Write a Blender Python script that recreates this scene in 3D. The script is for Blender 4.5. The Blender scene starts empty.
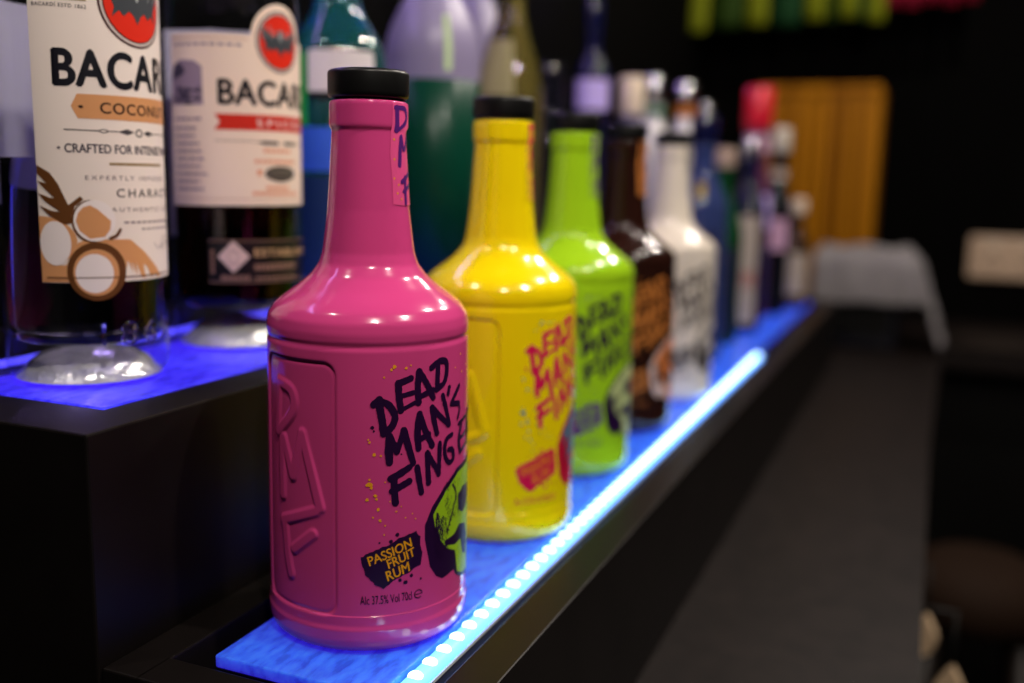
import bpy, bmesh, math, random
import numpy as np
from mathutils import Vector, Matrix
random.seed(7)
PI = math.pi
R = math.radians
scn = bpy.context.scene
COL = scn.collection

# ------------------------------------------------------------------ materials
def srgb(r, g, b):
    f = lambda c: c / 12.92 if c <= .04045 else ((c + .055) / 1.055) ** 2.4
    return (f(r / 255), f(g / 255), f(b / 255), 1)

def mat(name, col, rough=.5, metal=0, trans=0, ior=1.45, emit=None, es=0, coat=0, spec=.5, noise=None, bump=None):
    """noise = (scale, second colour, low, high); bump = (scale, strength, distance)"""
    m = bpy.data.materials.new(name)
    m.use_nodes = True
    nt = m.node_tree
    b = nt.nodes['Principled BSDF']
    b.inputs['Base Color'].default_value = col
    b.inputs['Roughness'].default_value = rough
    b.inputs['Metallic'].default_value = metal
    b.inputs['Transmission Weight'].default_value = trans
    b.inputs['IOR'].default_value = ior
    b.inputs['Coat Weight'].default_value = coat
    b.inputs['Coat Roughness'].default_value = .06
    b.inputs['Specular IOR Level'].default_value = spec
    if emit:
        b.inputs['Emission Color'].default_value = emit
        b.inputs['Emission Strength'].default_value = es
    tc = nt.nodes.new('ShaderNodeTexCoord')
    if noise:
        n = nt.nodes.new('ShaderNodeTexNoise'); n.inputs['Scale'].default_value = noise[0]; n.inputs['Detail'].default_value = 5
        if len(noise) > 4:
            mp = nt.nodes.new('ShaderNodeMapping'); mp.inputs['Scale'].default_value = noise[4]
            nt.links.new(tc.outputs['Object'], mp.inputs['Vector']); nt.links.new(mp.outputs['Vector'], n.inputs['Vector'])
        else:
            nt.links.new(tc.outputs['Object'], n.inputs['Vector'])
        r = nt.nodes.new('ShaderNodeValToRGB')
        r.color_ramp.elements[0].position = noise[2]; r.color_ramp.elements[1].position = noise[3]
        r.color_ramp.elements[0].color = col; r.color_ramp.elements[1].color = noise[1]
        nt.links.new(n.outputs['Fac'], r.inputs['Fac'])
        nt.links.new(r.outputs['Color'], b.inputs['Base Color'])
    if bump:
        n = nt.nodes.new('ShaderNodeTexNoise'); n.inputs['Scale'].default_value = bump[0]; n.inputs['Detail'].default_value = 4
        nt.links.new(tc.outputs['Object'], n.inputs['Vector'])
        bp = nt.nodes.new('ShaderNodeBump'); bp.inputs['Strength'].default_value = bump[1]; bp.inputs['Distance'].default_value = bump[2]
        nt.links.new(n.outputs['Fac'], bp.inputs['Height'])
        nt.links.new(bp.outputs['Normal'], b.inputs['Normal'])
    return m

def panel_mat(name, c0, c1, strength, base):
    """edge-lit acrylic sheet: brushed, unevenly glowing"""
    m = mat(name, base, .22, bump=(260, .25, .0006))
    nt = m.node_tree; b = nt.nodes['Principled BSDF']
    b.inputs['Subsurface Weight'].default_value = .8; b.inputs['Subsurface Radius'].default_value = (.35, .7, 1.0); b.inputs['Subsurface Scale'].default_value = .022
    tc = nt.nodes.new('ShaderNodeTexCoord')
    n = nt.nodes.new('ShaderNodeTexNoise'); n.inputs['Scale'].default_value = 230; n.inputs['Detail'].default_value = 6
    mp = nt.nodes.new('ShaderNodeMapping'); mp.inputs['Rotation'].default_value = (0, 0, .5); mp.inputs['Scale'].default_value = (1, .35, 1)
    nt.links.new(tc.outputs['Object'], mp.inputs['Vector']); nt.links.new(mp.outputs['Vector'], n.inputs['Vector'])
    r = nt.nodes.new('ShaderNodeValToRGB')
    r.color_ramp.elements[0].position = .38; r.color_ramp.elements[1].position = .66
    r.color_ramp.elements[0].color = c0; r.color_ramp.elements[1].color = c1
    nt.links.new(n.outputs['Fac'], r.inputs['Fac'])
    nt.links.new(r.outputs['Color'], b.inputs['Emission Color'])
    b.inputs['Emission Strength'].default_value = strength
    r2 = nt.nodes.new('ShaderNodeValToRGB')
    r2.color_ramp.elements[0].position = .36; r2.color_ramp.elements[1].position = .6
    r2.color_ramp.elements[0].color = (base[0] * .5, base[1] * .5, base[2] * .6, 1); r2.color_ramp.elements[1].color = base
    nt.links.new(n.outputs['Fac'], r2.inputs['Fac']); nt.links.new(r2.outputs['Color'], b.inputs['Base Color'])
    return m

# ------------------------------------------------------------------ objects
def link(name, me, m=None, parent=None, smooth=True):
    o = bpy.data.objects.new(name, me)
    COL.objects.link(o)
    if m is not None and len(me.materials) == 0:
        me.materials.append(m)
    if smooth:
        for p in me.polygons: p.use_smooth = True
    if parent: o.parent = parent
    return o

def from_bm(name, bm, m, parent=None, smooth=False):
    me = bpy.data.meshes.new(name)
    bm.to_mesh(me); bm.free()
    return link(name, me, m, parent, smooth)

def thing(name, label, cat, loc=(0, 0, 0), rz=0, group=None):
    o = bpy.data.objects.new(name, None); COL.objects.link(o)
    o.empty_display_size = .02
    o.location = loc; o.rotation_euler = (0, 0, rz)
    o['label'] = label; o['category'] = cat
    if group: o['group'] = group
    return o

def structure(o):
    o['kind'] = 'structure'
    return o

def add_box(bm, lo, hi, bev=0, seg=2):
    v = [bm.verts.new((x, y, z)) for x in (lo[0], hi[0]) for y in (lo[1], hi[1]) for z in (lo[2], hi[2])]
    fs = [(0, 1, 3, 2), (4, 6, 7, 5), (0, 4, 5, 1), (2, 3, 7, 6), (0, 2, 6, 4), (1, 5, 7, 3)]
    faces = [bm.faces.new([v[i] for i in f]) for f in fs]
    if bev:
        es = list({e for f in faces for e in f.edges})
        bmesh.ops.bevel(bm, geom=es, offset=bev, segments=seg, profile=.5, affect='EDGES')

def box(name, lo, hi, m, parent=None, bev=0, seg=2):
    bm = bmesh.new(); add_box(bm, lo, hi, bev, seg)
    bmesh.ops.recalc_face_normals(bm, faces=bm.faces)
    return from_bm(name, bm, m, parent)

def smooth_prof(pts, step=.001, win=0.0022):
    zs = np.array([p[0] for p in pts]); rs = np.array([p[1] for p in pts])
    n = max(8, int((zs[-1] - zs[0]) / step))
    z = np.linspace(zs[0], zs[-1], n + 1); r = np.interp(z, zs, rs)
    k = max(1, int(win / step)); ker = np.hanning(2 * k + 3)[1:-1]; ker /= ker.sum()
    rp = np.concatenate([np.full(k, r[0]) - (np.arange(k, 0, -1)) * (r[1] - r[0]), r, np.full(k, r[-1]) + (np.arange(1, k + 1)) * (r[-1] - r[-2])])
    return z, np.convolve(rp, ker, 'valid')

def lathe_bm(bm, zr, seg=64, flip=False, cap0=True, cap1=True):
    rings = []
    for z, r in zr:
        rings.append([bm.verts.new((r * math.cos(2 * PI * k / seg), r * math.sin(2 * PI * k / seg), z)) for k in range(seg)])
    fs = []
    for a, b in zip(rings, rings[1:]):
        for k in range(seg):
            fs.append(bm.faces.new((a[k], a[(k + 1) % seg], b[(k + 1) % seg], b[k])))
    if cap0: fs.append(bm.faces.new(rings[0][::-1]))
    if cap1: fs.append(bm.faces.new(rings[-1]))
    if flip: bmesh.ops.reverse_faces(bm, faces=fs)
    return rings

def lathe(name, zr, m, parent=None, seg=64, smooth=True):
    bm = bmesh.new(); lathe_bm(bm, zr, seg)
    o = from_bm(name, bm, m, parent, smooth)
    return o

def sharp(o, ang=40):
    """smooth shading but hard edges over ang degrees"""
    me = o.data
    bm = bmesh.new(); bm.from_mesh(me)
    for e in bm.edges:
        if len(e.link_faces) == 2 and e.calc_face_angle(0) > R(ang): e.smooth = False
    bm.to_mesh(me); bm.free()
    return o

# ------------------------------------------------------------------ prints wrapped on a bottle: shapes live in (degrees, mm)
class Print:
    def __init__(s): s.polys = []
    def poly(s, pts): s.polys.append([tuple(p) for p in pts]); return s
    def disc(s, c, rx, ry=None, n=14, jit=0):
        ry = ry or rx
        s.polys.append([(c[0] + rx * (1 + random.uniform(-jit, jit)) * math.cos(2 * PI * k / n), c[1] + ry * (1 + random.uniform(-jit, jit)) * math.sin(2 * PI * k / n)) for k in range(n)])
        return s
    def ring(s, c, rx, ry, w, n=28, a0=0, a1=360):
        """a ring band; w is a fraction of the radius"""
        for k in range(n):
            t0 = R(a0 + (a1 - a0) * k / n); t1 = R(a0 + (a1 - a0) * (k + 1) / n)
            s.polys.append([(c[0] + rx * f * math.cos(t), c[1] + ry * f * math.sin(t)) for f, t in ((1, t0), (1, t1), (1 - w, t1), (1 - w, t0))])
        return s
    def stroke(s, pts, w, k, w2=None, jit=.06, caps=True):
        """round brush stroke; k = mm per degree, w = width in mm"""
        P = [(a * k, z) for a, z in pts]
        if len(P) > 2:                                   # Catmull-Rom
            Q = [P[0]] + P + [P[-1]]; out = []
            for i in range(1, len(Q) - 2):
                for t in (0, .2, .4, .6, .8):
                    p0, p1, p2, p3 = Q[i - 1], Q[i], Q[i + 1], Q[i + 2]
                    out.append(tuple(.5 * (2 * p1[j] + (p2[j] - p0[j]) * t + (2 * p0[j] - 5 * p1[j] + 4 * p2[j] - p3[j]) * t * t + (3 * p1[j] - p0[j] - 3 * p2[j] + p3[j]) * t ** 3) for j in (0, 1)))
            P = out + [P[-1]]
        else:
            P = [tuple(P[0][j] + (P[1][j] - P[0][j]) * t / 4 for j in (0, 1)) for t in range(5)]
        n = len(P)
        ws = [(w + ((w2 if w2 else w) - w) * i / (n - 1)) * (1 + random.uniform(-jit, jit)) / 2 for i in range(n)]
        for i in range(n):
            if caps or 0 < i < n - 1:
                s.polys.append([((P[i][0] + ws[i] * math.cos(2 * PI * q / 12)) / k, P[i][1] + ws[i] * math.sin(2 * PI * q / 12)) for q in range(12)])
        for i in range(n - 1):
            (x0, y0), (x1, y1) = P[i], P[i + 1]
            L = math.hypot(x1 - x0, y1 - y0) or 1e-6
            nx, ny = -(y1 - y0) / L, (x1 - x0) / L
            s.polys.append([((x0 + nx * ws[i]) / k, y0 + ny * ws[i]), ((x0 - nx * ws[i]) / k, y0 - ny * ws[i]), ((x1 - nx * ws[i + 1]) / k, y1 - ny * ws[i + 1]), ((x1 + nx * ws[i + 1]) / k, y1 + ny * ws[i + 1])])
        return s
    def text(s, txt, quad, bold=0.0, space=1.0):
        """txt fitted into the corners BL, BR, TR, TL"""
        cu = bpy.data.curves.new('t', 'FONT'); cu.body = txt; cu.space_character = space
        cu.resolution_u = 5
        o = bpy.data.objects.new('t', cu); COL.objects.link(o)
        dg = bpy.context.evaluated_depsgraph_get()
        me = bpy.data.meshes.new_from_object(o.evaluated_get(dg))
        bpy.data.objects.remove(o); bpy.data.curves.remove(cu)
        v = [(p.co.x, p.co.y) for p in me.vertices]
        x0, x1 = min(p[0] for p in v), max(p[0] for p in v); y0, y1 = min(p[1] for p in v), max(p[1] for p in v)
        bl, br, tr, tl = quad
        def mp(p):
            u, t = (p[0] - x0) / (x1 - x0), (p[1] - y0) / (y1 - y0)
            return tuple((bl[j] * (1 - u) + br[j] * u) * (1 - t) + (tl[j] * (1 - u) + tr[j] * u) * t for j in (0, 1))
        for dx, dy in (((0, 0), (bold, 0), (-bold, 0), (0, bold * .7), (0, -bold * .7)) if bold else ((0, 0),)):
            q = [mp((p[0] + dx, p[1] + dy)) for p in v]
            for f in me.polygons: s.polys.append([q[i] for i in f.vertices])
        bpy.data.meshes.remove(me)
        return s
    def mesh(s, name, prof, eps, da=4.0, dz=None, clip=None):
        """prof(z in m) -> radius"""
        bm = bmesh.new()
        for P in s.polys:
            try: bm.faces.new([bm.verts.new((p[0], p[1], 0)) for p in P])
            except Exception: pass
        bm.normal_update()
        bmesh.ops.triangulate(bm, faces=[f for f in bm.faces if len(f.verts) > 3], ngon_method='EAR_CLIP')
        if clip is not None:
            bmesh.ops.bisect_plane(bm, geom=bm.verts[:] + bm.edges[:] + bm.faces[:], plane_co=(clip, 0, 0), plane_no=(-1, 0, 0), dist=1e-5, clear_outer=True)
        xs = [v.co.x for v in bm.verts]; zs = [v.co.y for v in bm.verts]
        a = math.ceil(min(xs) / da) * da
        while a < max(xs):
            bmesh.ops.bisect_plane(bm, geom=bm.verts[:] + bm.edges[:] + bm.faces[:], plane_co=(a, 0, 0), plane_no=(1, 0, 0), dist=1e-5); a += da
        if dz:
            z = math.ceil(min(zs) / dz) * dz
            while z < max(zs):
                bmesh.ops.bisect_plane(bm, geom=bm.verts[:] + bm.edges[:] + bm.faces[:], plane_co=(0, z, 0), plane_no=(0, 1, 0), dist=1e-5); z += dz
        for f in bm.faces:
            if f.normal.z < 0: f.normal_flip()
        for v in bm.verts:
            t = R(v.co.x); z = v.co.y / 1000; r = prof(z) + eps
            v.co = (r * math.cos(t), r * math.sin(t), z)
        bmesh.ops.remove_doubles(bm, verts=bm.verts, dist=1e-7)
        me = bpy.data.meshes.new(name); bm.to_mesh(me); bm.free()
        for p in me.polygons: p.use_smooth = True
        me.normals_split_custom_set_from_vertices([Vector((v.co.x, v.co.y, 0)).normalized() for v in me.vertices])
        return me

# ================================================================== CAMERA
PITCH, YAW, ROLL, CAMZ = R(9.45326), R(22.80719), R(1.28563), .1928
cp, sp = math.cos(PITCH), math.sin(PITCH)
right = Vector((math.cos(YAW), math.sin(YAW), 0)); fh = Vector((-math.sin(YAW), math.cos(YAW), 0))
fwd = fh * cp + Vector((0, 0, -sp)); up = fh * sp + Vector((0, 0, cp))
xc = right * math.cos(ROLL) + up * math.sin(ROLL); yc = up * math.cos(ROLL) - right * math.sin(ROLL); zc = -fwd
cam = bpy.data.cameras.new('camera'); camo = bpy.data.objects.new('camera', cam); COL.objects.link(camo)
M = Matrix((xc, yc, zc)).transposed().to_4x4(); M.translation = (0, 0, CAMZ)
camo.matrix_world = M
cam.sensor_width = 36; cam.lens = 34.85; cam.clip_start = .01; cam.clip_end = 30
cam.dof.use_dof = True; cam.dof.focus_distance = .384; cam.dof.aperture_fstop = 3.5; cam.dof.aperture_blades = 0
scn.camera = camo

# ================================================================== SETTING
black_wall = mat('black_painted_wall', (.0013, .0012, .0011, 1), .85, noise=(3, (.0019, .0017, .0015, 1), .3, .8), spec=0.04)
dark_floor = mat('dark_floor', (.004, .004, .004, 1), .6, noise=(8, (.008, .007, .006, 1), .3, .8), spec=0.1)
def wall(name, lo, hi, m): return structure(box(name, lo, hi, m))
wall('wall_back', (-.62, 2.40, -1.0), (1.9, 2.5, 1.6), black_wall)
wall('wall_left', (-.62, -.6, -1.0), (-.52, 2.40, 1.6), black_wall)
wall('wall_right', (1.9, -.6, -1.0), (2.0, 2.5, 1.6), black_wall)
wall('floor', (-.62, -.6, -1.05), (2.0, 2.5, -1.0), dark_floor)

# ------------------------------------------------------------------ worktop (L-shaped, dark speckled laminate)
stone = mat('dark_speckled_laminate', (.0068, .0044, .0040, 1), .5, noise=(60, (.0145, .0098, .0088, 1), .35, .75), bump=(300, .08, .0004), spec=0.2)
cab = mat('black_cabinet_board', (.004, .0037, .0035, 1), .5, spec=0.15)
wt = thing('worktop', 'dark speckled brown bar worktop running away beside the lit bottle ledge', 'worktop', (-.06, 1.2, -.14))
bm = bmesh.new()
pts = [(-.5, -.3), (.0145, -.3), (.0145, .6), (.0165, 1.2), (.027, 1.98), (1.85, 1.98), (1.85, 2.399), (-.5, 2.399)]
lo = [bm.verts.new((x + .06, y - 1.2, 0)) for x, y in pts]; hi = [bm.verts.new((x + .06, y - 1.2, .04)) for x, y in pts]
bm.faces.new(lo[::-1]); bm.faces.new(hi)
for i in range(len(pts)): bm.faces.new((lo[i], lo[(i + 1) % len(pts)], hi[(i + 1) % len(pts)], hi[i]))
bmesh.ops.bevel(bm, geom=[e for e in bm.edges if e.verts[0].co.z > .03 and e.verts[1].co.z > .03], offset=.004, segments=3, affect='EDGES')
from_bm('slab', bm, stone, wt)
bm = bmesh.new()
add_box(bm, (-.5 + .06, -.3 - 1.2, -.86), (-.03 + .06, 2.399 - 1.2, 0)); add_box(bm, (-.03 + .06, 2.05 - 1.2, -.86), (1.85 + .06, 2.399 - 1.2, 0))
from_bm('base_cabinet', bm, cab, wt)

# ------------------------------------------------------------------ lit ledges
frame_m = mat('black_brown_board', (.0055, .0042, .0040, 1), .40, noise=(25, (.009, .007, .0066, 1), .3, .8), bump=(120, .1, .0003), spec=0.22)
rim_m = mat('black_channel', (.0015, .0015, .004, 1), .6, spec=.05)
lit_low = panel_mat('blue_lit_acrylic', (.035, .012, .75, 1), (.06, .03, 1.0, 1), .5, (.025, .24, .85, 1))
lit_up = panel_mat('deep_blue_lit_acrylic', (.03, .005, .65, 1), (.07, .02, 1.0, 1), .8, (.03, .06, .7, 1))
tape_m = mat('white_tape', (.7, .75, .8, 1), .4)
led_m = mat('led_lamp', (.6, .8, 1, 1), .3, emit=(.55, .85, 1, 1), es=4.5)
sleeve_m = mat('silicone_sleeve', (.2, .4, .8, 1), .4, emit=(.09, .33, 1, 1), es=2.9)

lg = thing('bottle_ledge', 'low black ledge beside the worktop with glowing blue panel and bright strip light', 'ledge', (-.211, 1.0, -.1))
bm = bmesh.new()
T = lambda x, y, z: (x + .211, y - 1.0, z + .1)
def rf(bm, o0, o1, i0, i1, z0, z1, zin, bev, T):
    for lo, hi, b in (((o0[0] + .002, o0[1] + .002, z0 + .001), (o1[0] - .002, o1[1] - .002, zin), 0), ((o0[0], o0[1], z0), (i0[0], o1[1], z1), bev), ((i1[0], o0[1], z0), (o1[0], o1[1], z1), bev),
                   ((i0[0] - .002, o0[1], z0), (i1[0] + .002, i0[1], z1), bev), ((i0[0] - .002, i1[1], z0), (i1[0] + .002, o1[1], z1), bev)):
        add_box(bm, T(*lo), T(*hi), b)
rf(bm, (-.283, .2695), (-.139, 1.72), (-.2645, .2878), (-.1585, 1.69), -.0998, .001, -.022, .0008, T)
from_bm('frame', bm, frame_m, lg)
bm = bmesh.new(); add_box(bm, T(-.2524, .2986, -.0055), T(-.1768, 1.68, 0), .0008)
from_bm('light_panel', bm, lit_low, lg)
box('channel', T(-.2524, .2986, -.0215), T(-.1588, 1.68, -.0056), mat('dark_blue_channel', (.003, .003, .010, 1), .5, spec=.1), lg)
strip = box('led_strip', T(-.1762, .301, -.0055), T(-.1668, 1.13, -.0040), tape_m, lg)
bm = bmesh.new()
n = 10
y0, y1 = .301 - 1.0, 1.13 - 1.0
rows = []
for yy in (y0, y1):
    rows.append([bm.verts.new((-.1715 + .211 + .0044 * math.cos(PI * k / n), yy, .0965 + .0038 * math.sin(PI * k / n))) for k in range(n + 1)])
for k in range(n): bm.faces.new((rows[0][k], rows[1][k], rows[1][k + 1], rows[0][k + 1]))
bm.faces.new((rows[0][0], rows[0][n], rows[1][n], rows[1][0])); bm.faces.new(rows[0]); bm.faces.new(rows[1][::-1])
bmesh.ops.recalc_face_normals(bm, faces=bm.faces)
from_bm('sleeve', bm, sleeve_m, strip, True)
led_mesh = None
k = 0; y = .306
while y < 1.126:
    if led_mesh is None:
        bm = bmesh.new(); bmesh.ops.create_uvsphere(bm, u_segments=14, v_segments=8, radius=.0031)
        for v in bm.verts: v.co.z *= .55
        first = from_bm('led', bm, led_m, strip, True); led_mesh = first.data; o = first
    else:
        o = first.copy(); COL.objects.link(o)
    o.location = (-.1715 + .211, y - 1.0, .0998)
    y += .0122

us = thing('upper_shelf', 'black raised shelf box with a glowing deep blue top behind the ledge', 'shelf', (-.4, 1.0, -.1))
T = lambda x, y, z: (x + .4, y - 1.0, z + .1)
bm = bmesh.new()
rf(bm, (-.517, .268), (-.2835, 1.75), (-.398, .3012), (-.3085, 1.72), -.0998, .0945, .08, .001, T)
from_bm('box', bm, frame_m, us)
bm = bmesh.new(); add_box(bm, T(-.3975, .3017, .0805), T(-.309, 1.7195, .095), .0004)
from_bm('light_panel', bm, lit_up, us)
strip2 = box('led_strip', T(-.4185, .31, .0946), T(-.4125, 1.70, .0953), rim_m, us)  # added strip behind the bottles, gives their blue rim light
up_led = mat('added_blue_strip_lamp', (.02, .02, .2, 1), .3, emit=(.08, .06, 1, 1), es=1.6)
bm = bmesh.new()
rows = []
for yy in (.312 - 1, 1.69 - 1):
    rows.append([bm.verts.new((-.4155 + .4 + .0030 * math.cos(PI * k / n), yy, .1953 + .003 * math.sin(PI * k / n))) for k in range(n + 1)])
for k in range(n): bm.faces.new((rows[0][k], rows[1][k], rows[1][k + 1], rows[0][k + 1]))
bm.faces.new((rows[0][0], rows[0][n], rows[1][n], rows[1][0])); bm.faces.new(rows[0]); bm.faces.new(rows[1][::-1])
bmesh.ops.recalc_face_normals(bm, faces=bm.faces)
from_bm('sleeve', bm, up_led, strip2, True)

# ================================================================== THE FIVE PAINTED BOTTLES
DP = [(0, .0385), (.0012, .0405), (.003, .0420), (.006, .0428), (.0108, .0431), (.0122, .0426), (.016, .0426), (.05, .0427), (.1, .0425), (.1245, .0423), (.1262, .0416), (.128, .0423), (.131, .0424), (.135, .0416), (.1387, .0391), (.1416, .0357), (.1461, .0295), (.1508, .0241), (.1554, .0207), (.16, .0192), (.1693, .018), (.1776, .017), (.188, .0163), (.198, .0157), (.2078, .0151), (.2096, .0150), (.2106, .0158), (.2118, .0160), (.2200, .0160), (.2216, .0155), (.2220, .0130)]
pz = np.array([p[0] for p in DP]); prr = np.array([p[1] for p in DP])
def dprof(z): return float(np.interp(z, ZS, RS))
ZS, RS = smooth_prof(DP, .00025, .0012)
KB = .745        # mm per degree on the body
EMB = [[(-58.2, 108.6), (-59.9, 89.2)], [(-58.2, 109.3), (-46.3, 106.9), (-45.1, 98.9), (-58.8, 88.7)], [(-55.4, 85.4), (-55.1, 62.7)], [(-53.7, 86.9), (-45.8, 72.1)], [(-45.8, 72.1), (-38.4, 90.3)], [(-38.4, 90.3), (-32.4, 75.1), (-27.2, 61.0)], [(-53.3, 51.2), (-50.8, 37.1), (-48.3, 30.3)], [(-54.8, 52.2), (-29.7, 59.5)], [(-45.3, 41.5), (-31.8, 49.6)]]
def spline(P, k=6):
    if len(P) < 3: return P
    Q = [P[0]] + P + [P[-1]]; out = []
    for i in range(1, len(Q) - 2):
        for j in range(k):
            t = j / k; a, b, c, d = Q[i - 1:i + 3]
            out.append(tuple(.5 * (2 * b[m] + (c[m] - a[m]) * t + (2 * a[m] - 5 * b[m] + 4 * c[m] - d[m]) * t * t + (3 * b[m] - a[m] - 3 * c[m] + d[m]) * t ** 3) for m in (0, 1)))
    return out + [P[-1]]
def body_mesh():
    th = np.concatenate([np.arange(-76, -10, .45), np.arange(-10, 284, 3.0)])
    z = np.concatenate([np.arange(0, .009, .0006), np.arange(.009, .0165, .0003), np.arange(.0165, .1235, .0006), np.arange(.1235, .13, .0003), np.arange(.13, .2075, .0009), np.arange(.2075, .2221, .0002)])
    TH, Zg = np.meshgrid(th, z)
    Rg = np.interp(Zg, ZS, RS)
    S = TH * KB; Zm = Zg * 1000
    # sunken panel with rounded corners: -74 .. -17 deg, 18 .. 120.5 mm
    cx, cz = (-74 - 17.2) / 2 * KB, (16 + 120.3) / 2
    hx, hz, rad = (74 - 17.2) / 2 * KB, (120.3 - 16) / 2, 6.0
    qx = np.abs(S - cx) - (hx - rad); qz = np.abs(Zm - cz) - (hz - rad)
    sd = np.minimum(np.maximum(qx, qz), 0) + np.hypot(np.maximum(qx, 0), np.maximum(qz, 0)) - rad
    t = np.clip(-sd / 1.6, 0, 1); t = t * t * (3 - 2 * t)
    groove = np.exp(-((sd + .9) / .75) ** 2)
    d = -.00060 * t - .00055 * groove
    dist = np.full_like(S, 99.)
    for line in [spline(l) for l in EMB]:
        for (a, b), (c, e) in zip(line, line[1:]):
            ax, ay, bx, by = a * KB, b, c * KB, e
            L2 = (bx - ax) ** 2 + (by - ay) ** 2
            u = np.clip(((S - ax) * (bx - ax) + (Zm - ay) * (by - ay)) / L2, 0, 1)
            dist = np.minimum(dist, np.hypot(S - ax - u * (bx - ax), Zm - ay - u * (by - ay)))
    q = np.clip((3.0 - dist) / 1.7, 0, 1); q = q * q * (3 - 2 * q)
    d = d + np.where(t > .5, .0007 * q, 0)
    Rg = Rg + d
    a = np.radians(TH)
    co = np.stack([Rg * np.cos(a), Rg * np.sin(a), Zg], -1).reshape(-1, 3)
    nz, nt = TH.shape
    idx = np.arange(nz * nt).reshape(nz, nt); nx = np.roll(idx, -1, 1)
    f = np.stack([idx[:-1], nx[:-1], nx[1:], idx[1:]], -1).reshape(-1, 4).tolist()
    f.append(list(reversed(idx[0].tolist()))); f.append(idx[-1].tolist())
    me = bpy.data.meshes.new('body'); me.from_pydata(co.tolist(), [], f); me.update()
    for p in me.polygons: p.use_smooth = True
    for p in (me.polygons[-1], me.polygons[-2]): p.use_smooth = False
    return me

LET = [  # (stroke, width mm)
 ([(5.1, 105.3), (6.0, 101.1), (7.0, 96.8), (7.6, 93.0)], 3.2), ([(2.4, 104.0), (5.4, 106.0)], 2.8), ([(5.4, 105.3), (9.8, 104.0), (12.9, 100.8), (13.6, 97.9), (11.7, 94.7), (7.6, 92.3)], 2.9),
 ([(15.5, 112.0), (15.8, 107.2), (16.8, 101.3)], 2.9), ([(15.5, 112.0), (22.5, 113.7)], 2.6), ([(16.2, 106.8), (23.9, 107.9)], 1.9), ([(16.8, 101.3), (24.9, 103.8)], 1.7),
 ([(27.4, 115.9), (26.6, 110.3), (27.0, 103.7)], 3.0), ([(27.4, 115.9), (31.8, 111.3), (36.6, 104.7)], 2.7), ([(26.6, 105.6), (36.6, 108.0)], 2.3),
 ([(40.0, 117.3), (39.6, 112.5), (39.6, 108.2)], 2.7), ([(35.4, 117.0), (40.9, 119.1), (46.2, 118.4), (46.9, 114.2), (44.7, 110.0), (38.8, 107.8)], 2.6),
 ([(10.7, 91.1), (10.4, 85.9), (10.7, 80.6)], 3.3), ([(10.7, 91.1), (13.0, 87.6), (14.6, 84.7)], 2.8), ([(14.6, 84.7), (17.2, 89.8), (18.5, 93.0)], 2.6), ([(18.5, 93.0), (21.2, 86.1), (24.0, 79.3)], 2.9),
 ([(27.7, 98.9), (26.5, 92.1), (27.2, 85.0)], 3.0), ([(27.7, 98.9), (30.9, 92.5), (36.0, 85.2)], 2.8), ([(27.1, 88.3), (33.6, 90.1)], 2.5),
 ([(35.8, 100.9), (37.1, 95.9), (39.3, 89.8)], 2.6), ([(35.8, 100.9), (41.0, 96.9), (49.0, 91.9)], 2.4), ([(43.7, 104.8), (46.7, 98.6), (49.5, 91.8)], 2.3),
 ([(49.3, 107.6), (48.3, 104.8)], 2.0), ([(59.5, 106.7), (55.3, 103.8), (51.6, 100.9)], 2.2), ([(51.6, 100.4), (59.6, 99.5)], 2.3), ([(60.1, 99.1), (60.5, 96.6), (58.3, 93.2)], 1.5),
 ([(13.3, 73.7), (13.3, 69.8), (14.0, 63.9)], 2.9), ([(11.4, 73.8), (16.9, 75.8), (21.9, 77.8)], 2.9), ([(12.0, 68.7), (17.2, 70.5), (21.6, 72.0)], 2.8),
 ([(26.4, 77.3), (27.6, 71.8), (29.1, 66.5)], 2.7), ([(32.8, 82.4), (33.2, 76.0), (33.7, 70.0)], 2.7), ([(32.8, 82.4), (36.9, 77.5), (40.9, 72.9)], 2.5), ([(41.6, 85.2), (41.3, 78.8), (40.9, 72.6)], 2.5),
 ([(51.9, 87.3), (47.5, 86.3), (45.5, 82.6), (46.6, 78.4), (49.8, 75.9), (53.9, 77.2), (52.6, 80.9), (49.2, 81.5)], 2.3),
 ([(63.2, 89.7), (60.1, 84.2), (61.9, 78.2)], 2.2), ([(59.9, 90.8), (70.1, 92.3)], 2.0), ([(60.9, 84.0), (69.8, 85.4)], 1.8), ([(61.9, 78.2), (71.5, 80.5)], 1.8),
 ([(75, 93), (74.5, 86), (75, 80)], 2.4), ([(75, 93), (82, 94), (82.5, 89), (75.5, 87)], 2.2), ([(76, 87), (84, 82)], 2.2), ([(97, 98), (90, 96.5), (91, 91), (96.5, 88), (94, 84), (87, 83)], 2.2)]
AX = 87.0
def mir(pts): return [(2 * AX - a, z) for a, z in reversed(pts)]
SK = [(87, 75.0), (74.9, 73.6), (58.1, 72.0), (45.7, 66.4), (36.3, 59.3), (31.4, 52.2), (31.5, 46.1), (35.2, 33.9), (39.8, 28.9), (44.8, 26.8), (55.9, 28.1), (57.2, 25.9), (63.0, 22.9), (75.8, 20.5), (87, 20.0)]
GR = [(87, 73.0), (76.6, 71.6), (59.5, 70.0), (47.6, 64.7), (40.0, 58.6), (37.0, 55.7), (38.6, 50.1), (42.7, 44.0), (48.1, 39.2), (56.8, 36.2), (59.8, 26.1), (66.4, 23.6), (77.3, 22.4), (87, 22.0)]
EYE = [(59.9, 53.6), (59.8, 60.0), (65.9, 62.3), (76.8, 62.1), (79.5, 57.5), (75, 52.5), (66, 51.0)]
CHEEK = [(46.2, 42.8), (55.3, 43.8), (61.7, 46.8), (71.2, 44.9), (77.4, 38.1), (74.5, 30.4), (67.7, 32.3), (63.6, 39.9), (56.7, 38.9), (48.1, 40.5)]
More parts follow.
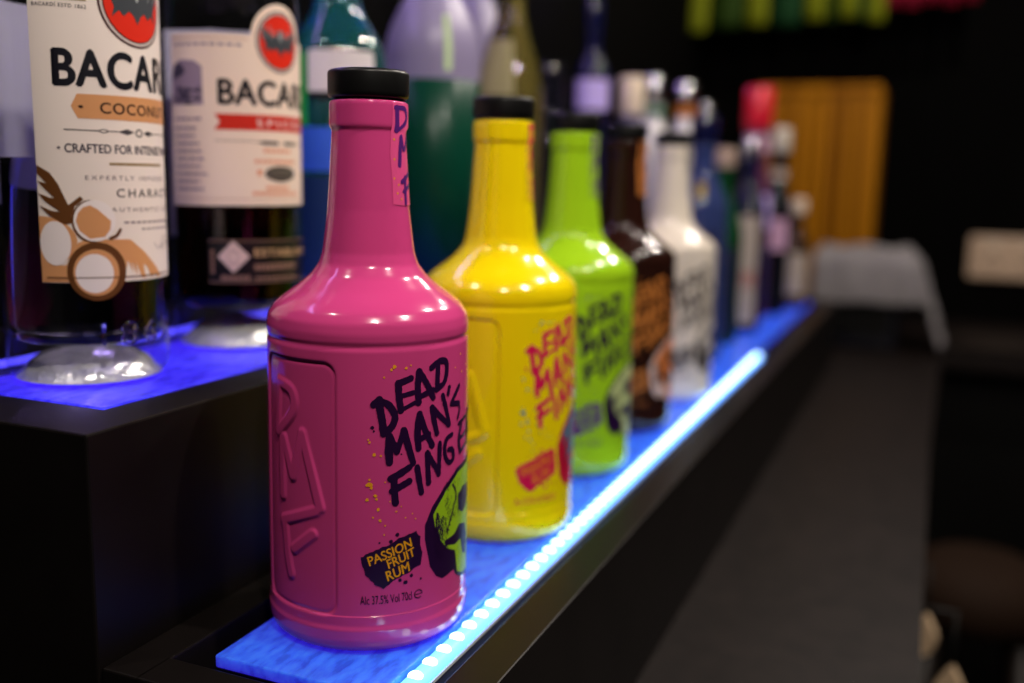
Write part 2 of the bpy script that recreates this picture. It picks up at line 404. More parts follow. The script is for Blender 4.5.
BADGE = [(-4.4, 41.9), (-1.2, 43.5), (3.0, 44.9), (9.3, 46.3), (15.9, 48.6), (21.2, 49.7), (25.9, 50.6), (28.4, 48.1), (28.3, 44.2), (29.8, 41.1), (28.6, 36.2), (22.9, 34.2), (16.7, 32.2), (12.3, 31.0), (7.6, 28.0), (3.0, 30.5), (.8, 32.3), (-2.0, 34.6), (-3.4, 38.0)]
SPLAT = [((13.3, 118.6), 1.6), ((11.7, 117.5), 1.1), ((19.8, 117.8), 1.2), ((22.5, 118.8), .7), ((7.9, 114.6), .8), ((61.6, 119.9), 1.0), ((55.3, 114.9), .8), ((63.3, 112.4), 1.0), ((71.7, 114.3), .8), ((73.3, 111.8), 1.0), ((75.2, 109.0), .9), ((75.3, 103.4), 1.2), ((77.8, 101.4), 1.4), ((-.4, 90.0), .8), ((.2, 88.8), 1.0), ((2.6, 83.9), 1.4), ((6.2, 83.3), 1.0), ((.2, 71.8), 2.2), ((.2, 73.8), 1.0), ((-1.1, 71.6), 1.4), ((1.1, 70.4), 1.3), ((8.5, 72.5), .7), ((3.2, 67.2), 1.4), ((3.9, 65.7), 1.1), ((-1.1, 65.6), 1.4), ((4.7, 61.5), 1.5), ((2.0, 58.3), .9), ((5.8, 56.9), 1.2), ((8.4, 54.7), .8), ((14.5, 60.1), .8), ((19.6, 57.1), .7), ((17.2, 61.9), .6), ((23.7, 58.3), .7), ((25.5, 55.9), .7), ((11.1, 64.5), .7), ((7.9, 50.9), .7)]
SPLATD = [((1.7, 94.8), 1.4), ((2.5, 93.4), .8), ((15.1, 50.4), 1.6), ((11.6, 47.9), 1.6), ((5.4, 47.7), .8), ((16.7, 31.1), 1.6), ((19.8, 29.8), 1.8), ((23.3, 32.2), 1.5), ((29.1, 30.0), 1.0), ((17.2, 83.5), .6)]
NECK = [([(44.0, 218.6), (44.8, 209.9)], 2.3), ([(41.5, 218.5), (63.4, 218.2), (68.4, 214.1), (47.4, 209.5)], 1.9), ([(56.4, 206.9), (50.5, 195.9)], 2.2), ([(58.2, 207.3), (64.7, 202.1), (84, 208.0)], 1.9), ([(85, 208.0), (90, 195)], 2.1), ([(63.6, 191), (62.2, 180.6)], 2.0), ([(54.4, 189.2), (87.7, 193.6)], 2.0), ([(57.8, 185.3), (85, 188.5)], 1.8)]

body_me = body_mesh()
p = Print()
for st, w in LET: p.stroke(st, w * .97, KB, jit=.08)
lettering_me = p.mesh('lettering', dprof, .00022)
p = Print().poly(SK + mir(SK)[1:-1]); skull_me = p.mesh('skull_print', dprof, .00012)
p = Print().poly(GR + mir(GR)[1:-1]); face_me = p.mesh('skull_face', dprof, .00018)
p = Print()
for q in (EYE, mir(EYE), CHEEK, mir(CHEEK)): p.poly(q)
p.poly([(83, 47), (87, 52), (91, 47), (87, 45)])
for a in (80, 84, 90, 94): p.stroke([(a, 34), (a, 25)], .6, KB)
p.stroke([(53.5, 65.8), (57.2, 60.6), (53.8, 55.0), (47.9, 46.4)], .9, KB); p.stroke(mir([(53.5, 65.8), (57.2, 60.6), (53.8, 55.0), (47.9, 46.4)]), .9, KB)
for i in range(170):                                   # scratchy ink on the temples
    u = random.random(); side = random.random() < .75
    a = 37 + 15 * u * random.random() + 2; z = 58 - 17 * random.random() - 6 * u
    q = [(a, z), (a + random.uniform(-.6, 1.2), z - random.uniform(1, 2.6))]
    p.stroke(q if side else mir(q), random.uniform(.25, .6), KB)
for i in range(90):
    a = random.uniform(46, 62); z = random.uniform(50, 67); q = [(a, z), (a + random.uniform(-.8, 1.6), z + random.uniform(.6, 1.6))]
    p.stroke(q, .22, KB)
shade_me = p.mesh('skull_shading', dprof, .00024)
p = Print()
pb = []
for i, a in enumerate(BADGE):                         # ragged brush edge
    b = BADGE[(i + 1) % len(BADGE)]
    for t in (0, .33, .66):
        pb.append((a[0] + (b[0] - a[0]) * t + random.uniform(-.35, .35), a[1] + (b[1] - a[1]) * t + random.uniform(-.35, .35)))
p.poly(pb)
badge_me = p.mesh('flavour_badge', dprof, .00014)
p = Print()
for c, w in SPLATD: p.disc(c, w / 2 / KB, w / 2, 10, .15)
spots_me = p.mesh('ink_spots', dprof, .00014)
p = Print()
for c, w in SPLAT: p.disc(c, w / 2 / KB, w / 2, 10, .25)
splat_me = p.mesh('paint_splatter', dprof, .00014)
p = Print().text('Alc 37.5% Vol 70cl', [(-4.8, 21.9), (23.9, 21.9), (23.5, 25.5), (-5.0, 25.5)], .008)
p.ring((27.6, 23.6), 2.7, 1.9, .22, 24, 0, 315).stroke([(25.6, 23.6), (30.0, 23.6)], .3, KB, caps=False)
strength_me = p.mesh('strength_text', dprof, .00014)
p = Print().poly([(36, 220.6), (60, 220.7), (87, 220.6), (112, 220.3), (112, 200), (111, 180.2), (87, 179.8), (60, 179.5), (35.5, 180.2), (35, 190), (33, 200), (35.5, 210)])
sticker_me = p.mesh('neck_sticker', dprof, .00022, 4, 1.0)
KN = .28
p = Print()
for st, w in NECK: p.stroke(st, w, KN)
neckink_me = p.mesh('neck_lettering', dprof, .00036, 4, 1.0)
p = Print()
for c in ((40.1, 198.2), (38.5, 190.5), (44, 184.6), (51.4, 182.3), (41, 206), (47, 188)): p.disc(c, .45 / KN, .5, 8, .2)
neckdot_me = p.mesh('neck_flecks', dprof, .0003)
zc = [(.2221, .0150), (.2226, .0161), (.2236, .0165), (.2245, .0166), (.2318, .0166), (.2328, .0163), (.2334, .0154), (.2336, .0145)]
bm = bmesh.new(); lathe_bm(bm, zc, 64)
for f in bm.faces:
    if len(f.verts) > 6: f.smooth = False
    else: f.smooth = True
cap_me = bpy.data.meshes.new('cap'); bm.to_mesh(cap_me); bm.free()
def badge_text(lines, name):
    q = {3: [[(0.2, 38.2), (23.6, 44.6), (22.4, 48.4), (-1.2, 41.9)], [(10.5, 36.5), (25.6, 40.6), (24.4, 44.2), (9.0, 40.2)], [(10.0, 31.3), (22.3, 34.4), (21.3, 38.4), (8.5, 35.3)]],
         2: [[(0.2, 36.6), (25.6, 43.2), (24.4, 48.2), (-1.2, 41.4)], [(9.5, 32.0), (23.6, 35.8), (22.4, 41.0), (8.0, 37.1)]]}[len(lines)]
    p = Print()
    for t, qq in zip(lines, q): p.text(t, qq, .022)
    return p.mesh(name, dprof, .0002)

cap_m = mat('black_cap', (.004, .004, .004, 1), .36, spec=.35)
def gloss(name, c, rough=.16): return mat(name, c, rough, coat=.3, spec=.5)
def flat(name, c, rough=.4): return mat(name, c, rough)
ink = flat('dark_purple_ink', srgb(38, 8, 52)); ink2 = flat('purple_ink', srgb(88, 30, 120))
BOT = [
 dict(loc=(-.2192, .3629), rz=-58.9, lines=('PASSION', 'FRUIT', 'RUM'), body=gloss('pink_paint', (.68, .060, .245, 1)), let=ink, sk=ink, face=flat('lime_ink', srgb(158, 200, 30)), shade=ink,
      badge=ink, btext=flat('amber_ink', srgb(245, 170, 20)), splat=flat('orange_ink', srgb(245, 165, 30)), stick=flat('pink_paper', srgb(240, 85, 150)), nink=ink2,
      label='glossy pink bottle with purple brush lettering, nearest on the lit ledge'),
 dict(loc=(-.2180, .4996), rz=-66.4 + 18, lines=('PINEAPPLE', 'RUM'), body=gloss('yellow_paint', (.97, .75, .003, 1)), let=flat('magenta_ink', srgb(225, 25, 85)), sk=flat('red_ink', srgb(205, 15, 60)), face=flat('slate_blue_ink', srgb(60, 130, 160)), shade=flat('red_ink', srgb(190, 15, 60)),
      badge=flat('magenta_ink', srgb(225, 20, 75)), btext=flat('orange_ink', srgb(245, 140, 30)), splat=flat('teal_ink', srgb(60, 130, 150)), stick=flat('yellow_paper', srgb(245, 200, 40)), nink=flat('magenta_ink', srgb(225, 25, 85)),
      label='glossy yellow bottle with magenta brush lettering between the pink and lime green bottles'),
 dict(loc=(-.2226, .6285), rz=-70.5 + 3, lines=('LIME', 'RUM'), body=gloss('lime_green_paint', (.36, .65, .014, 1)), let=ink, sk=ink, face=flat('pale_lime_ink', srgb(205, 220, 150)), shade=ink,
      badge=ink2, btext=flat('lime_ink', srgb(140, 180, 60)), splat=flat('violet_ink', srgb(90, 60, 150)), stick=flat('lime_paper', srgb(160, 200, 60)), nink=ink2,
      label='glossy lime green bottle with dark purple lettering, third along the ledge'),
 dict(loc=(-.2251, .7549), rz=-73.4 + 4, lines=('COFFEE', 'RUM'), body=gloss('dark_brown_paint', (.022, .0065, .0045, 1)), let=flat('copper_ink', srgb(200, 120, 55)), sk=flat('cream_ink', srgb(220, 190, 180)), face=flat('peach_ink', srgb(225, 130, 70)), shade=flat('brown_ink', srgb(60, 25, 15)),
      badge=flat('copper_ink', srgb(190, 115, 55)), btext=flat('brown_ink', srgb(50, 20, 15)), splat=flat('copper_ink', srgb(200, 120, 55)), stick=flat('copper_paper', srgb(205, 125, 60)), nink=flat('brown_ink', srgb(70, 30, 20)),
      label='dark brown bottle with copper lettering between the lime green and white bottles'),
 dict(loc=(-.2190, .8802), rz=-76.5 + 8, lines=('COCONUT', 'RUM'), body=gloss('cream_white_paint', (.80, .71, .61, 1)), let=flat('black_ink', srgb(25, 20, 22)), sk=flat('black_ink', srgb(25, 20, 22)), face=flat('white_ink', srgb(225, 215, 205)), shade=flat('black_ink', srgb(25, 20, 22)),
      badge=flat('black_ink', srgb(30, 25, 30)), btext=flat('white_ink', srgb(220, 210, 200)), splat=flat('black_ink', srgb(60, 50, 50)), stick=flat('white_paper', srgb(225, 215, 205)), nink=flat('black_ink', srgb(40, 35, 40)),
      label='creamy white bottle with black lettering, last of the painted ones on the ledge'),
]
def painted(me, m, name, parent):
    o = bpy.data.objects.new(name, me); COL.objects.link(o); o.parent = parent
    if len(me.materials) == 0: me.materials.append(m)
    o.material_slots[0].link = 'OBJECT'; o.material_slots[0].material = m
    return o
for b in BOT:
    t = thing('rum_bottle', b['label'], 'bottle', (b['loc'][0] * .993, b['loc'][1] * .993, .0004), R(b['rz']), 'painted rum bottles on the lit ledge')
    painted(body_me, b['body'], 'body', t); painted(cap_me, cap_m, 'cap', t)
    painted(lettering_me, b['let'], 'lettering', t)
    s = painted(skull_me, b['sk'], 'skull_print', t)
    painted(face_me, b['face'], 'skull_face', s); painted(shade_me, b['shade'], 'skull_shading', s)
    g = painted(badge_me, b['badge'], 'flavour_badge', t)
    painted(badge_text(b['lines'], 'badge_text'), b['btext'], 'badge_text', g)
    painted(splat_me, b['splat'], 'paint_splatter', t)['kind'] = 'stuff'
    painted(spots_me, b['badge'], 'ink_spots', t)['kind'] = 'stuff'
    painted(strength_me, b['badge'], 'strength_text', t)
    n_ = painted(sticker_me, b['stick'], 'neck_sticker', t)
    painted(neckink_me, b['nink'], 'neck_lettering', n_); painted(neckdot_me, b['splat'], 'neck_flecks', n_)

# ================================================================== THE TWO BIG LABELLED BOTTLES ON THE UPPER SHELF
def thin_glass(name, tint, gloss=1.0):
    m = bpy.data.materials.new(name); m.use_nodes = True; nt = m.node_tree; nt.nodes.clear()
    o = nt.nodes.new('ShaderNodeOutputMaterial'); mx = nt.nodes.new('ShaderNodeMixShader'); lw = nt.nodes.new('ShaderNodeLayerWeight'); lw.inputs['Blend'].default_value = .5
    pw = nt.nodes.new('ShaderNodeMath'); pw.operation = 'POWER'; pw.inputs[1].default_value = 4.5; nt.links.new(lw.outputs['Facing'], pw.inputs[0])
    fr = nt.nodes.new('ShaderNodeMath'); fr.operation = 'MULTIPLY_ADD'; fr.inputs[1].default_value = .85; fr.inputs[2].default_value = .035; nt.links.new(pw.outputs[0], fr.inputs[0])
    tr = nt.nodes.new('ShaderNodeBsdfTransparent'); tr.inputs['Color'].default_value = tint
    gl = nt.nodes.new('ShaderNodeBsdfGlossy'); gl.inputs['Roughness'].default_value = .03
    nt.links.new(fr.outputs[0], mx.inputs[0]); nt.links.new(tr.outputs[0], mx.inputs[1]); nt.links.new(gl.outputs[0], mx.inputs[2]); nt.links.new(mx.outputs[0], o.inputs['Surface'])
    return m
clear = thin_glass('clear_glass', (.93, .95, .97, 1))
solid_glass = mat('thick_clear_glass', (.97, .98, 1, 1), .02, trans=1, ior=1.47)
clear_rum = mat('clear_rum', (.96, .97, 1, 1), .0, trans=1, ior=1.34)
punt_m = mat('stippled_thick_glass', (.92, .90, .86, 1), .16, metal=.55, bump=(110, 1.0, .003))
dark_rum = mat('dark_rum', (.07, .012, .002, 1), .05, trans=1, ior=1.36)
paper = mat('cream_white_paper', srgb(236, 222, 214), .55)
def thin_paper(name, c):
    m = bpy.data.materials.new(name); m.use_nodes = True; nt = m.node_tree; nt.nodes.clear()
    o = nt.nodes.new('ShaderNodeOutputMaterial'); mx = nt.nodes.new('ShaderNodeMixShader'); mx.inputs[0].default_value = .45
    d = nt.nodes.new('ShaderNodeBsdfDiffuse'); d.inputs['Color'].default_value = c
    t = nt.nodes.new('ShaderNodeBsdfTranslucent'); t.inputs['Color'].default_value = c
    nt.links.new(d.outputs[0], mx.inputs[1]); nt.links.new(t.outputs[0], mx.inputs[2]); nt.links.new(mx.outputs[0], o.inputs['Surface'])
    return m
backp = thin_paper('back_label_paper', srgb(225, 215, 230))
RB = .0362
bprof = lambda z: RB
KL = RB * 1000 * PI / 180
OUT = [(0, .026), (.0006, .0305), (.0022, .0338), (.005, .0356), (.009, .0362), (.03, .0362), (.18, .0362), (.188, .0358), (.196, .0338), (.204, .030), (.213, .0245), (.222, .0195), (.232, .0165), (.245, .0150), (.262, .0142), (.272, .0142), (.2725, .0156), (.278, .0156), (.2785, .0140), (.286, .0138)]
def big_bottle(t, capmat):
    zr = list(zip(*smooth_prof(OUT, .0012, .003)))
    bm = bmesh.new(); lathe_bm(bm, zr, 96, cap0=False)
    o = from_bm('body', bm, clear, t, True); sharp(o, 60)
    bm = bmesh.new(); prev = None                       # domed stippled underside
    for i in range(0, 15):
        u = i / 14; r = .0325 * (1 - u); z = .0012 + .0015 * min(1, u * 8) + .0115 * math.sqrt(max(0, 1 - (r / .0292) ** 2))
        if i < 14:
            cur = [bm.verts.new((r * math.cos(2 * PI * k / 72), r * math.sin(2 * PI * k / 72), z)) for k in range(72)]
            if prev:
                for k in range(72): bm.faces.new((prev[k], prev[(k + 1) % 72], cur[(k + 1) % 72], cur[k]))
            prev = cur
        else:
            c = bm.verts.new((0, 0, z))
            for k in range(72): bm.faces.new((prev[k], prev[(k + 1) % 72], c))
    from_bm('punt', bm, punt_m, t, True)
    lathe('cap', [(.2795, .0152), (.280, .0158), (.300, .0158), (.3015, .0150), (.3018, .012)], capmat, t)

BATL = [(-.95, .55), (-.98, .1), (-.86, -.11), (-.775, -.33), (-.84, -.62), (-.63, -.42), (-.47, -.58), (-.30, -.40), (-.14, -.52)]
BATT = [(-.14, .48), (-.2, .2), (-.35, .10), (-.62, .25)]
BATW = BATL + [(0, -.78)] + [(-x, z) for x, z in reversed(BATL)] + [(-x, z) for x, z in reversed(BATT)] + [(.06, .36), (-.06, .36)] + BATT
red = flat('red_ink', srgb(222, 40, 18)); darkgrey = flat('bat_grey_ink', srgb(62, 66, 72)); lightgrey = flat('bat_highlight_ink', srgb(158, 160, 162))
blk = flat('black_ink', (.006, .006, .012, 1)); tan = flat('tan_ink', srgb(212, 150, 100)); brown = flat('brown_ink', srgb(98, 58, 26)); gold = flat('gold_ink', srgb(150, 125, 85)); whiteink = flat('white_ink', srgb(240, 228, 226)); greyink = flat('grey_ink', srgb(70, 66, 70))
palegrey = flat('pale_ring_ink', srgb(205, 190, 185))
def emblem(t, c, rx, rz):
    """round red medallion with a bat"""
    e = link('bat_medallion', Print().disc(c, rx, rz, 40).mesh('bat_medallion', bprof, .0003), flat('maroon_ink', srgb(60, 20, 22)), t)
    link('pale_ring', Print().disc(c, rx * .95, rz * .95, 40).mesh('pale_ring', bprof, .00036), palegrey, e)
    link('dark_ring', Print().disc(c, rx * .89, rz * .89, 40).mesh('dark_ring', bprof, .00042), flat('maroon_ink', srgb(70, 20, 20)), e)
    link('red_disc', Print().disc(c, rx * .86, rz * .86, 40).mesh('red_disc', bprof, .00048), red, e)
    b = Print().poly([(c[0] + x * rx * .8, c[1] + z * rz * .72 + rz * .08) for x, z in BATW])
    link('bat', b.mesh('bat', bprof, .00056), darkgrey, e)
    l = Print()
    for s in (-1, 1):
        for x0, z0, x1, z1 in ((.88, .52, .82, .0), (.6, .56, .5, .0), (.36, .36, .28, .08)):
            l.stroke([(c[0] + s * x0 * rx * .8, c[1] + z0 * rz * .72 + rz * .08), (c[0] + s * x1 * rx * .8, c[1] + z1 * rz * .72 + rz * .08)], .55, KL)
    l.disc((c[0], c[1] + rz * .2), rx * .07, rz * .2, 10)
    link('bat_wing_bones', l.mesh('bat_wing_bones', bprof, .00064), lightgrey, e)

# ---- coconut
t = thing('rum_bottle', 'big clear bottle with white coconut label, at the shelf corner on the far left', 'bottle', (-.366, .351, .0953), R(-43.8), 'big labelled bottles on the upper shelf')
big_bottle(t, mat('white_cap', (.7, .7, .7, 1), .35))
lathe('rum', [(.0185, .018), (.0187, .030), (.020, .0330), (.024, .0340), (.1008, .0340), (.1010, .0338)], clear_rum, t, 96)
lab = link('label', Print().poly([(-29, 47.5), (0, 47.4), (60, 47.4), (118, 47.5), (118, 100), (118, 176), (60, 176), (0, 176), (-29.2, 176), (-29, 110)]).mesh('label', bprof, .0002), paper, t)
link('back_label', Print().poly([(140, 80), (180, 80), (265, 80), (265, 172), (180, 172), (140, 172)]).mesh('back_label', bprof, .0002), backp, t)
L = lambda name, p, m, e=.0003, clip=None: link(name, p.mesh(name, bprof, e, clip=clip), m, lab)
L('brand_name', Print().text('BACARDÍ', [(-14.4, 131.4), (104, 131.4), (104, 150.2), (-14.4, 150.2)], .038, 1.06), blk)
emblem(t, (44.0, 168.5), 29.5, 19.2)
L('flavour_banner', Print().poly([(-4.6, 122.9), (-.6, 117.9), (94, 117.6), (98, 123), (94, 128.6), (-.6, 128.1)]), tan)
L('flavour_name', Print().text('COCONUT', [(13.8, 120.4), (75, 120.4), (75, 125.0), (13.8, 125.0)], .02, 1.12).disc((1.5, 122.8), 1.6, .6), flat('dark_brown_ink', srgb(52, 32, 26)), .00038)
d = Print().stroke([(-9.4, 113.1), (12, 112.9)], .45, KL).stroke([(12, 112.9), (15, 113.6), (18.6, 112.9), (15, 112.2), (12, 112.9)], .4, KL).stroke([(18.6, 112.9), (25, 112.9)], .4, KL)
d.poly([(25, 112.9), (32, 114.2), (38, 112.9), (32, 111.6)]).ring((42.0, 112.7), 3.2, 1.8, .35).poly([(46, 112.7), (51, 113.9), (58, 112.7), (51, 111.5)]).stroke([(58, 112.7), (94, 112.7)], .4, KL)
L('ornament_line', d, greyink)
L('slogan', Print().text('CRAFTED FOR INTENSE FLAVORS', [(-9.7, 103.5), (95, 103.4), (95, 107.2), (-9.7, 107.2)], .022).poly([(-15, 105.4), (-12.6, 106.1), (-12.6, 104.7)]), flat('navy_ink', srgb(48, 44, 66)))
L('gold_bar', Print().poly([(18.2, 98.4), (67.6, 98.4), (67.6, 99.5), (18.2, 99.5)]), gold)
L('small_print', Print().text('EXPERTLY INFUSED', [(2.2, 92.0), (70, 91.8), (70, 93.9), (2.2, 93.9)], 0, 1.45).text('AUTHENTIC FLAVOR', [(18.2, 78.3), (95, 77.9), (95, 80.1), (18.2, 80.2)], 0, 1.45), flat('mauve_ink', srgb(120, 104, 112)))
L('character_text', Print().text('CHARACTER', [(22.4, 84.6), (92, 84.3), (92, 88.0), (22.4, 88.2)], .012, 1.4), greyink)
d = Print()
for a in range(27, 90, 5): d.poly([(a, 73.0), (a + 3.6, 73.0), (a + 3.6, 74.0), (a, 74.0)])
for a in range(41, 90, 5): d.poly([(a, 70.0), (a + 3.6, 70.0), (a + 3.6, 70.8), (a, 70.8)])
d.stroke([(54, 63.7), (60, 61), (66, 65), (72, 66.5), (70, 61), (63, 62), (78, 63.5), (84, 60.5)], .4, KL, jit=0)
L('fine_lines', d, flat('mauve_ink', srgb(150, 135, 140)))
L('founding_text', Print().text('BACARDÍ ESTD 1862', [(-26.1, 163.4), (7.6, 163.1), (7.6, 165.0), (-26.1, 165.2)], .014, 1.2), greyink)
L('gold_rule', Print().poly([(-26.5, 166.2), (7.8, 166.2), (7.8, 167.2), (-26.5, 167.2)]), gold)
# picture of coconuts and palm leaves
pic = L('tan_shapes', Print().poly([(-28.9, 47.7), (-28.9, 54.6), (-12.3, 55.2), (-4.1, 64.9), (2, 66.6), (9.8, 66.3), (31.0, 66.0), (42.1, 60.4), (52, 54.6), (61.0, 48.7), (58.1, 47.7), (52, 49.8), (49, 47.8), (45, 53), (41.5, 55.0), (43, 48), (39.6, 48.7), (35, 55.5), (36, 49.5), (31.4, 56.0), (32.6, 50.9), (28.6, 56.6), (25, 47.7), (-9, 47.7)]), tan)
L('coconut_rind', Print().disc((-27.9, 65.2), 23.4, 11.0, 36), tan, .00034, -29)
L('coconut_flesh', Print().disc((-18.7, 64.6), 10.2, 9.6, 30), whiteink, .0004)
L('coconut_shell', Print().disc((7.4, 52.2), 19.4, 12.9, 36), brown, .00042)
L('coconut_rind', Print().disc((6.8, 51.8), 15.0, 10.3, 36), tan, .00048)
L('coconut_flesh', Print().disc((5.6, 51.4), 12.3, 8.6, 36), whiteink, .00054)
L('coconut_shell', Print().disc((4.5, 74.2), 12.2, 9.2, 36), brown, .00036)
L('coconut_flesh', Print().disc((7.2, 74.4), 13.6, 9.0, 36), whiteink, .00042)
L('coconut_husk', Print().poly([(-3.2, 77.9), (0, 80.2), (4.4, 81.1), (9, 79.4), (14, 76.4), (17.6, 74.3), (16.8, 70.6), (13.2, 67.4), (3.4, 66.7), (-2.7, 70.0), (-5.0, 74.3)]), tan, .00048)
L('palm_leaf', Print().poly([(-28.6, 97.9), (-20.0, 94.7), (-14.9, 89.9), (-9.2, 81.1), (-7.1, 82.1), (-1.6, 85.0), (.4, 83.6), (-5.1, 80.7), (-7.5, 76.4), (-7.6, 73.4), (-12, 72.8), (-21.5, 76.5), (-28.5, 80.8), (-20, 78.6), (-14, 78), (-24, 82.6), (-28.8, 86.0), (-20, 84), (-17.7, 84.0), (-28.8, 91.2), (-22, 90), (-28.8, 94.5)]), brown, .00044)
L('leaf_stem', Print().stroke([(23.8, 70.5), (21.2, 68.0), (16.5, 66.6)], 1.3, KL), brown, .0005)
L('bottom_rule', Print().stroke([(-25, 49.8), (24, 49.4), (90, 49.4)], .45, KL, jit=0), brown, .0006)
o = link('embossed_year', Print().text('1862', [(8, 19), (70, 19), (70, 29.0), (8, 29.0)], .0, 1.25).mesh('embossed_year', bprof, .0001), solid_glass, t)
sm = o.modifiers.new('relief', 'SOLIDIFY'); sm.thickness = .0008; sm.offset = 1

# ---- spiced
t = thing('rum_bottle', 'dark rum bottle with cream spiced label and red ribbon, beside the coconut one', 'bottle', (-.366, .462, .0953), R(-51.6), 'big labelled bottles on the upper shelf')
big_bottle(t, cap_m)
lathe('rum', [(.0200, .018), (.0216, .0275), (.0255, .0328), (.030, .0331), (.140, .0331), (.1402, .030)], dark_rum, t, 96)
lab = link('label', Print().poly([(-63, 78.4), (-30, 78.6), (0, 78.9), (60, 79), (120, 79), (120, 166), (60, 167), (10, 167.4), (-30, 167.6), (-60, 167.7)]).mesh('label', bprof, .0002), mat('cream_paper', srgb(240, 216, 200), .55), t)
link('back_label', Print().poly([(150, 60), (200, 60), (270, 60), (270, 172), (200, 178), (150, 178)]).mesh('back_label', bprof, .0002), backp, t)
L('label_peak', Print().disc((42, 166.5), 27.5, 18.2, 40), mat('cream_paper', srgb(240, 216, 200), .55), .00022)
emblem(t, (42.2, 165.2), 23.8, 16.0)
L('brand_name', Print().text('BACARDÍ', [(-12.2, 131.6), (98, 131.8), (98, 147.6), (-12.2, 147.6)], .038, 1.06), blk)
L('red_ribbon', Print().poly([(-16.3, 126.6), (-11.7, 122.5), (-16.6, 118.4), (40, 118.6), (98, 118.8), (98, 127.0), (40, 126.9)]), flat('ribbon_red_ink', srgb(205, 42, 28)))
L('flavour_name', Print().text('SPICED', [(18.2, 120.6), (76, 120.9), (76, 124.5), (18.2, 124.2)], .006, 1.35), whiteink, .00038)
d = Print().poly([(-59, 131), (-25.3, 131), (-25.9, 150.6), (-33, 153.6), (-47.8, 154.2), (-57, 151), (-59.5, 145)])
L('engraved_picture', d, flat('grey_lilac_ink', srgb(150, 130, 150)))
d = Print().poly([(-57, 148), (-50, 153), (-44, 150.5), (-42, 148), (-46, 146), (-52, 145), (-58, 144)])
for i in range(26): d.disc((random.uniform(-56, -28), random.uniform(131.5, 140)), random.uniform(1.5, 4), random.uniform(.5, 1.3), 9, .3)
L('engraved_palms', d, flat('dark_lilac_ink', srgb(70, 62, 84)), .00038)
d = Print()
for i in range(10):
    z = 122 - i * 3.95 + (0 if i else 1); e_ = (-27, -33, -34, -30, -27, -25, -28, -23, -30, -27)[i]
    a = -56
    while a < e_: w_ = random.uniform(3, 7); d.poly([(a, z), (min(a + w_, e_), z), (min(a + w_, e_), z + 1.5), (a, z + 1.5)]); a += w_ + 1.3
for i in range(9): d.poly([(-54 + i * 7, 161.2), (-49 + i * 7, 161.2), (-49 + i * 7, 162.6), (-54 + i * 7, 162.6)])
L('fine_lines', d, flat('lilac_ink', srgb(150, 126, 146)))['kind'] = 'stuff'
L('gold_rules', Print().stroke([(-58, 165.2), (0, 165.0), (12, 164.8)], .5, KL, jit=0).stroke([(-60, 82), (0, 82.3), (100, 82.3)], .4, KL, jit=0), flat('tan_rule_ink', srgb(190, 150, 135)))
d = Print().stroke([(-16.2, 112.8), (18, 112.8)], .35, KL, jit=0).poly([(18, 112.4), (24, 113.2), (38, 113.2), (39, 112.2), (38, 111.3), (24, 111.3)]).poly([(44, 112.2), (46, 113.2), (60, 113.0), (64, 112.3), (60, 111.4), (46, 111.3)]).stroke([(64, 112.4), (98, 112.4)], .35, KL, jit=0)
L('ornament_line', d, greyink)
d = Print()
for a, z, n_ in ((24, 107.2, 6), (16, 101.5, 9), (26, 87.5, 5), (14, 84.5, 10)):
    for i in range(n_): d.poly([(a + i * 5, z), (a + i * 5 + 3.6, z), (a + i * 5 + 3.6, z + 1.9), (a + i * 5, z + 1.9)])
d.poly([(18, 95), (22, 95), (22, 98), (18, 98)])
L('orange_lettering', d, flat('orange_print_ink', srgb(225, 140, 100)))
L('nutmeg_picture', Print().disc((41.5, 96), 17, 4.3, 24, .03), flat('nutmeg_ink', srgb(74, 66, 62)))
L('nutmeg_shine', Print().stroke([(30, 97), (40, 98), (52, 97.2)], .7, KL).stroke([(30, 95), (40, 95.6), (52, 95)], .5, KL), flat('nutmeg_light_ink', srgb(135, 125, 115)), .00038)
lab = link('lower_band', Print().poly([(-25, 37.2), (30, 37.0), (95, 36.6), (95, 60.6), (30, 60.8), (-25, 61)]).mesh('lower_band', bprof, .0002), flat('black_band', (.005, .004, .006, 1), .35), t)
L('band_rules', Print().poly([(-24, 59.6), (94, 59.4), (94, 60.3), (-24, 60.5)]).poly([(-24, 37.4), (94, 37.0), (94, 38), (-24, 38.4)]), flat('dim_gold_ink', srgb(110, 82, 72)))
L('diamond', Print().poly([(-16.4, 51.6), (-3.4, 60.2), (10.3, 51.6), (-3.6, 43.0)]), flat('pale_pink_ink', srgb(215, 185, 178)))
L('diamond_marks', Print().stroke([(-8, 52.5), (-3.5, 55.5), (1, 52.5)], .6, KL).stroke([(-8, 50), (-3.5, 47), (1, 50)], .6, KL), flat('rose_ink', srgb(165, 130, 130)), .00038)
L('band_lettering', Print().text('ESTABLISHED', [(14.5, 51.6), (90, 50.9), (90, 55.0), (14.5, 55.9)], .02), flat('sand_ink', srgb(200, 160, 120)))
d = Print()
for a0, a1, z, h in ((14, 60, 44.0, 3.6), (15, 58, 38.9, 1.8), (-14, 9, 38.8, 2.8)):
    a = a0
    while a < a1: d.poly([(a, z), (a + 3, z), (a + 3, z + h), (a, z + h)]); a += 4.2
for i in range(5): d.poly([(-22.5, 42.5 + i * 2.7), (-19.5, 42.5 + i * 2.7), (-19.5, 44.5 + i * 2.7), (-22.5, 44.5 + i * 2.7)])
L('band_small_print', d, flat('dim_sand_ink', srgb(140, 105, 92)))

